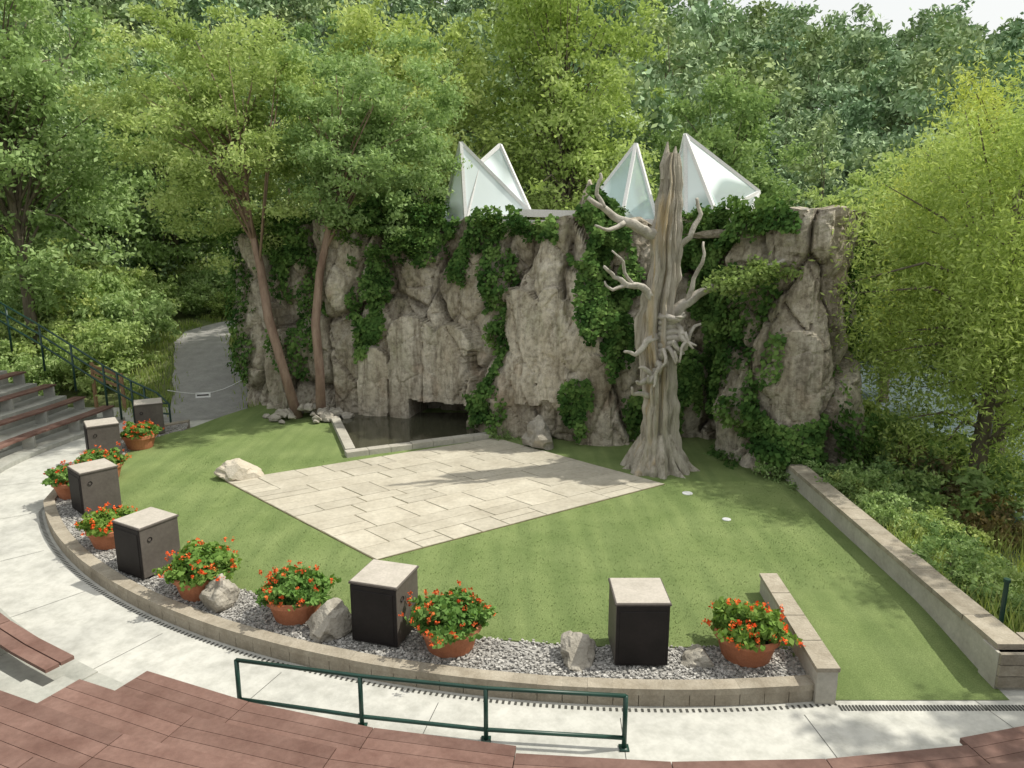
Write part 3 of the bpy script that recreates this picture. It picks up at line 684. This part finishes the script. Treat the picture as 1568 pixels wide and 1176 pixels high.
for (bx_,by_,tpts,cc,rd,sd) in [(-6.9,23.0,[(0,0,0),(-.35,0,1.6),(-.75,.1,3.2),(-.95,.2,4.8),(-1.3,.4,6.6),(-1.5,.5,8.5)],(-1.7,.6,9.0),(3.3,3.0,3.7),21),(-6.15,23.0,[(0,0,0),(.05,0,1.5),(-.02,.1,3.0),(.15,.2,4.6),(.6,.3,6.4),(1.0,.4,8.0)],(1.7,.6,8.7),(3.0,2.7,3.0),33)]:
    par=empty('shade_tree',(bx_,by_,0));b=MB()
    crown(b,sd,cc,rd,250,160,.072,0,(0,0,0),.2,trunk=False,cs=.155,flat=.55,up=.6)
    b.obj('crown',['L_light'],parent=par)
    b=MB();b.tube(tpts,[.20,.15,.13,.12,.09,.05],10,0,.5,.2)
    g=np.random.default_rng(sd)
    for i in range(30):
        f=g.uniform(.6,1);j=min(int(f*5),4);s_=Vector(tpts[j]).lerp(Vector(tpts[j+1]),f*5-j)
        d=g.normal(size=3);d/=np.linalg.norm(d);d[2]=abs(d[2])*.8;e=Vector(cc)+Vector(d*np.array(rd)*g.uniform(.5,.95))
        mm=(s_+e)/2+Vector((0,0,.3));b.tube([s_,mm,e],[.045,.028,.008],5)
    b.obj('trunk',['barkred'],parent=par,smooth=True)
tree('willow_tree',(11.8,17.8,-1.2),5,6.0,(3.6,3.0,4.6),200,330,.075,'L_willow',.25,cs=.18,flat=.7,droop=1.4,asp=.32,shell=.4,up=.2)
tree('willow_tree',(15.4,22.5,-1.2),9,7.4,(4.2,3.2,4.9),170,260,.09,'L_willow',.25,cs=.18,flat=.7,droop=1.3,asp=.32,up=.2)
tree('willow_tree',(14.0,11.5,-1.0),15,7.0,(3.0,2.6,2.6),110,160,.09,'L_willow',.25,cs=.2,flat=.7,droop=.8,asp=.32,up=.2)
tree('maple_tree',(11.2,7.6,-.2),52,7.4,(2.7,2.3,1.9),75,120,.10,'L_light',.2,cs=.17)
tree('poplar_tree',(2.2,32,0),41,11,(3.8,3.3,6.5),210,160,.11,'L_willow',.22,cs=.17)
tree('maple_tree',(-3.8,32,0),42,10,(4.0,3.5,5.2),190,150,.12,'L_light',.22,cs=.18)
tree('maple_tree',(9.5,35,0),43,7.5,(4.0,3.5,4.5),170,150,.12,'L_mid',.22,cs=.18)
tree('maple_tree',(-8.0,39,1),44,10.0,(4.2,4,5.5),190,150,.14,'L_mid',.25,cs=.18)
tree('maple_tree',(-19.0,29,1),45,9.5,(4.5,4,5.8),220,160,.12,'L_light',.25,cs=.17)
tree('maple_tree',(-23.5,26,3),46,8.5,(4.5,4,6.0),220,160,.12,'L_mid',.25,cs=.17)
tree('maple_tree',(16,31,-1),47,6.0,(4.0,3.5,4.2),170,150,.12,'L_light',.22,cs=.18)
tree('maple_tree',(-18.5,41,1),48,8.5,(4.5,4,6.0),190,150,.15,'L_light',.25,cs=.18)
# distant forest, one mesh
var=[[],[]]
for lod,(per,lf) in enumerate([(70,.22),(34,.31)]):
    for i in range(4):
        b=MB();h=9.5+i*.7
        crown(b,100+i+10*lod,(0,0,h*.55),(3.2+.3*(i%3),3.2,h*.46),64,per,lf,0,(0,0,-1),.2,cs=.25,limbs=.08,shell=.38,flat=.7,up=.8)
        var[lod].append(b.arrays())
g=np.random.default_rng(3)
fb=MB()
for yy in np.arange(41,128,5.6):
    wd=yy*.76+10
    for xx in np.arange(-wd,wd,5.4):
        x=xx+g.uniform(-1.8,1.8);y=yy+g.uniform(-1.8,1.8)
        s_=g.uniform(.75,1.3);mi=g.integers(4);sz_=g.uniform(.85,1.2);rz_=g.uniform(0,6.28);tt_=g.uniform(-.28,.28)
        if -18<x<-5 and y<45: continue
        Vq,Fq,Iq,Tq=var[0 if y<68 else 1][mi]
        ca,sa=math.cos(rz_),math.sin(rz_)
        W=np.stack([(Vq[:,0]*ca-Vq[:,1]*sa)*s_+x,(Vq[:,0]*sa+Vq[:,1]*ca)*s_+y,Vq[:,2]*s_*sz_+float(hgt(x,y))-.3],1)
        fb.V.append(W);fb.F.append(Fq+fb.n);fb.I.append(Iq);fb.T.append(np.clip(Tq+tt_,0,1));fb.n+=len(W)
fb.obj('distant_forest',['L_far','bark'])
# shrubs
bv=[]
for i in range(4):
    b=MB();crown(b,200+i,(0,0,.75),(1.2,1.2,.95),60,85,.075,0,(0,0,0),.04,cs=.26,limbs=.3,shell=.45)
    bv.append([b.obj('shrub_mesh_%d_%s'%(i,m_),[m_,'bark'],link=False) for m_ in ('L_mid','L_light','L_ivy','L_dry')])
def shrubs(name,pts,mat,fixed=False):
    par=empty(name)
    for i,(x,y,s) in enumerate(pts):
        ob=bpy.data.objects.new('shrub_%d'%i,bv[random.randrange(4)][mat if (fixed or random.random()<.7) else random.randrange(2)])
        ob.location=(x,y,float(hgt(x,y)));ob.scale=(s,s,s*random.uniform(.85,1.2));ob.rotation_euler[2]=random.uniform(0,6.28);ob.parent=par;sc.collection.objects.link(ob)
def scatter(n,x0,x1,y0,y1,s0,s1,cond=None):
    o_=[]
    while len(o_)<n:
        x=random.uniform(x0,x1);y=random.uniform(y0,y1)
        if cond is None or cond(x,y): o_.append((x,y,random.uniform(s0,s1)))
    return o_
PC=[(-10.1,23.5),(-10.9,26.0),(-12.3,29.0),(-13.6,32),(-14.1,34),(-13.7,35.7),(-12.2,36.6),(-9,37.2),(-5,37.6)]
def pathx(y): return np.interp(y,[p[1] for p in PC],[p[0] for p in PC])
PR=resample(PC,.6)
def pdist(x,y): 
    return min((Vector((x,y))-p).length for p in PR)
shrubs('left_bank_shrubs',scatter(80,-32,-13,25.5,43,.9,1.6,lambda x,y:x<pathx(y)-2.0-.8*(y>29) and pdist(x,y)>2.5 and not(x>-16 and y<26.5)),1)
shrubs('path_side_shrubs',scatter(12,-11,-6,28,34,.4,.8,lambda x,y:x>pathx(y)+2.4 and pdist(x,y)>2.4),1)
shrubs('hill_foot_shrubs',scatter(60,-30,36,41.5,48,1.2,2.2),0)
shrubs('right_bank_shrubs',scatter(75,7.6,12.2,9.9,17,.3,.62,lambda x,y:True),1)
shrubs('waterside_shrubs',scatter(20,9.6,12.6,17.5,26,1.0,1.8),0)
shrubs('dry_shrubs',[(10.3,17.2,1.0),(11.2,16.6,.9),(10.4,19.2,1.6),(12.2,16.2,.8)],3,True)
shrubs('cliff_foot_shrubs',[(5.9,18.9,.45),(6.6,17.3,.5),(7.3,16.8,.6),(8.2,16.6,.8),(7.8,15.6,.6),(-.35,20.8,.42),(9.6,18.0,1.2),(10.0,20,1.5),(9.2,16.2,.9)],0)
par=empty('cliff_crown_shrubs')
for i,(x,y,z,s) in enumerate([(-3.9,23.7,6.1,.85),(-2.9,23.5,6.2,.85),(-4.9,24.0,5.8,.9),(-7.2,24.8,5.3,1.1),(-8.8,26,5.1,1.1),(-.6,22.3,6.1,.5),(.2,21.6,6.1,.4),(2.6,20.8,6.2,.5),(5.5,20.6,6.1,.65),(6.3,18.9,6.2,.55),(4.9,21.1,6.1,.5),(-3.4,23.3,5.4,.7)]):
    ob=bpy.data.objects.new('shrub_%d'%i,bv[i%4][2]);ob.location=(x,y,z-.35);ob.scale=(s,s,s*.8);ob.rotation_euler[2]=i;ob.parent=par;sc.collection.objects.link(ob)
b=MB()
def blades(n,fn,h0,h1,w):
    for _ in range(n):
        x,y=fn();z=float(hgt(x,y));h=random.uniform(h0,h1);a=random.uniform(0,6.28);lx,ly=random.gauss(0,.22)*h,random.gauss(0,.22)*h
        ca,sa=math.cos(a)*w,math.sin(a)*w
        V_=[(x-ca,y-sa,z),(x+ca,y+sa,z),(x+ca*.8+lx*.4,y+sa*.8+ly*.4,z+h*.6),(x-ca*.8+lx*.4,y-sa*.8+ly*.4,z+h*.6),(x+lx+ca*.1,y+ly+sa*.1,z+h),(x+lx-ca*.1,y+ly-sa*.1,z+h)]
        b.add(V_,[[0,1,2,3],[3,2,4,5]],0,np.clip(np.array([0,0,.3,.3,.6,.6])+random.uniform(0,.4),0,1))
blades(4000,lambda:(random.uniform(7.1,10.5),random.uniform(9.6,17)),.3,.8,.014)
blades(1500,lambda:(random.uniform(10.3,12.5),random.uniform(12,17)),.8,1.6,.016)
def pathside():
    p=random.choice(PR[2:]);j=PR.index(p);d=(PR[min(j+1,len(PR)-1)]-PR[j-1]).normalized();k=random.choice([-1,1])*random.uniform(1.2,2.8)
    return p.x-d.y*k+random.gauss(0,.2),p.y+d.x*k+random.gauss(0,.2)
blades(6000,pathside,.10,.38,.02)
b.obj('tall_grass',['L_weed'])
# path
b=MB();Vp=[]
for i,p in enumerate(PR):
    d=(PR[min(i+1,len(PR)-1)]-PR[max(i-1,0)]).normalized();n=Vector((-d.y,d.x));wd=1.35-.25*min(1,i/12)+.05*math.sin(i*1.7)
    for k in range(7):
        q=p+n*(wd*(1-k/3));Vp.append((q.x,q.y,max(float(hgt(q.x,q.y))+.06,-.19)))
b.add(Vp,[[i*7+k,i*7+k+1,(i+1)*7+k+1,(i+1)*7+k] for i in range(len(PR)-1) for k in range(6)])
b.obj('asphalt_path',['asphalt'],True)
for x,y,r in ((4.04,16.1,.12),(4.5,14.55,.09)):
    b=MB();b.lathe([(r,0),(r,.012),(r*.75,.02),(.001,.022)],(x,y,0),20);b.obj('lawn_light',['roof'])
b=MB();b.tube([(7.2,9.9,-.4),(7.2,9.9,.95)],.035,8);b.tube([(7.2,9.9,.95),(7.2,9.9,1.0)],.05,8);b.obj('metal_post',['green'])
# ---------------------------------------------------------------- light, world, camera
az=Vector((.95,.14)).normalized();el=math.radians(55)
S=Vector((az.x*math.cos(el),az.y*math.cos(el),math.sin(el)))
sl=bpy.data.lights.new('sun','SUN');sl.energy=4.1;sl.angle=math.radians(.8);sl.color=(1,.95,.83)
so=bpy.data.objects.new('sun',sl);so.rotation_euler=S.to_track_quat('Z','Y').to_euler();so.location=(20,10,40);sc.collection.objects.link(so)
w=bpy.data.worlds.new('World');sc.world=w;w.use_nodes=True;nt=w.node_tree
bg=nt.nodes['Background'];bg.inputs[1].default_value=.15
sk=nt.nodes.new('ShaderNodeTexSky');sk.sky_type='NISHITA';sk.sun_disc=False;sk.sun_elevation=el;sk.sun_rotation=math.atan2(S.x,S.y);sk.dust_density=5;sk.air_density=1.0
nt.links.new(mix(nt,sk.outputs[0],(7.2,7.2,6.8),.75),bg.inputs[0])
sc.view_settings.view_transform='Standard';sc.view_settings.look='None';sc.view_settings.exposure=0
cam=bpy.data.cameras.new('camera');cam.lens=25.94;cam.sensor_width=36;cam.clip_end=3000
co=bpy.data.objects.new('camera',cam);co.location=(0,0,6);co.rotation_euler=(math.radians(78),0,0);sc.collection.objects.link(co);sc.camera=co
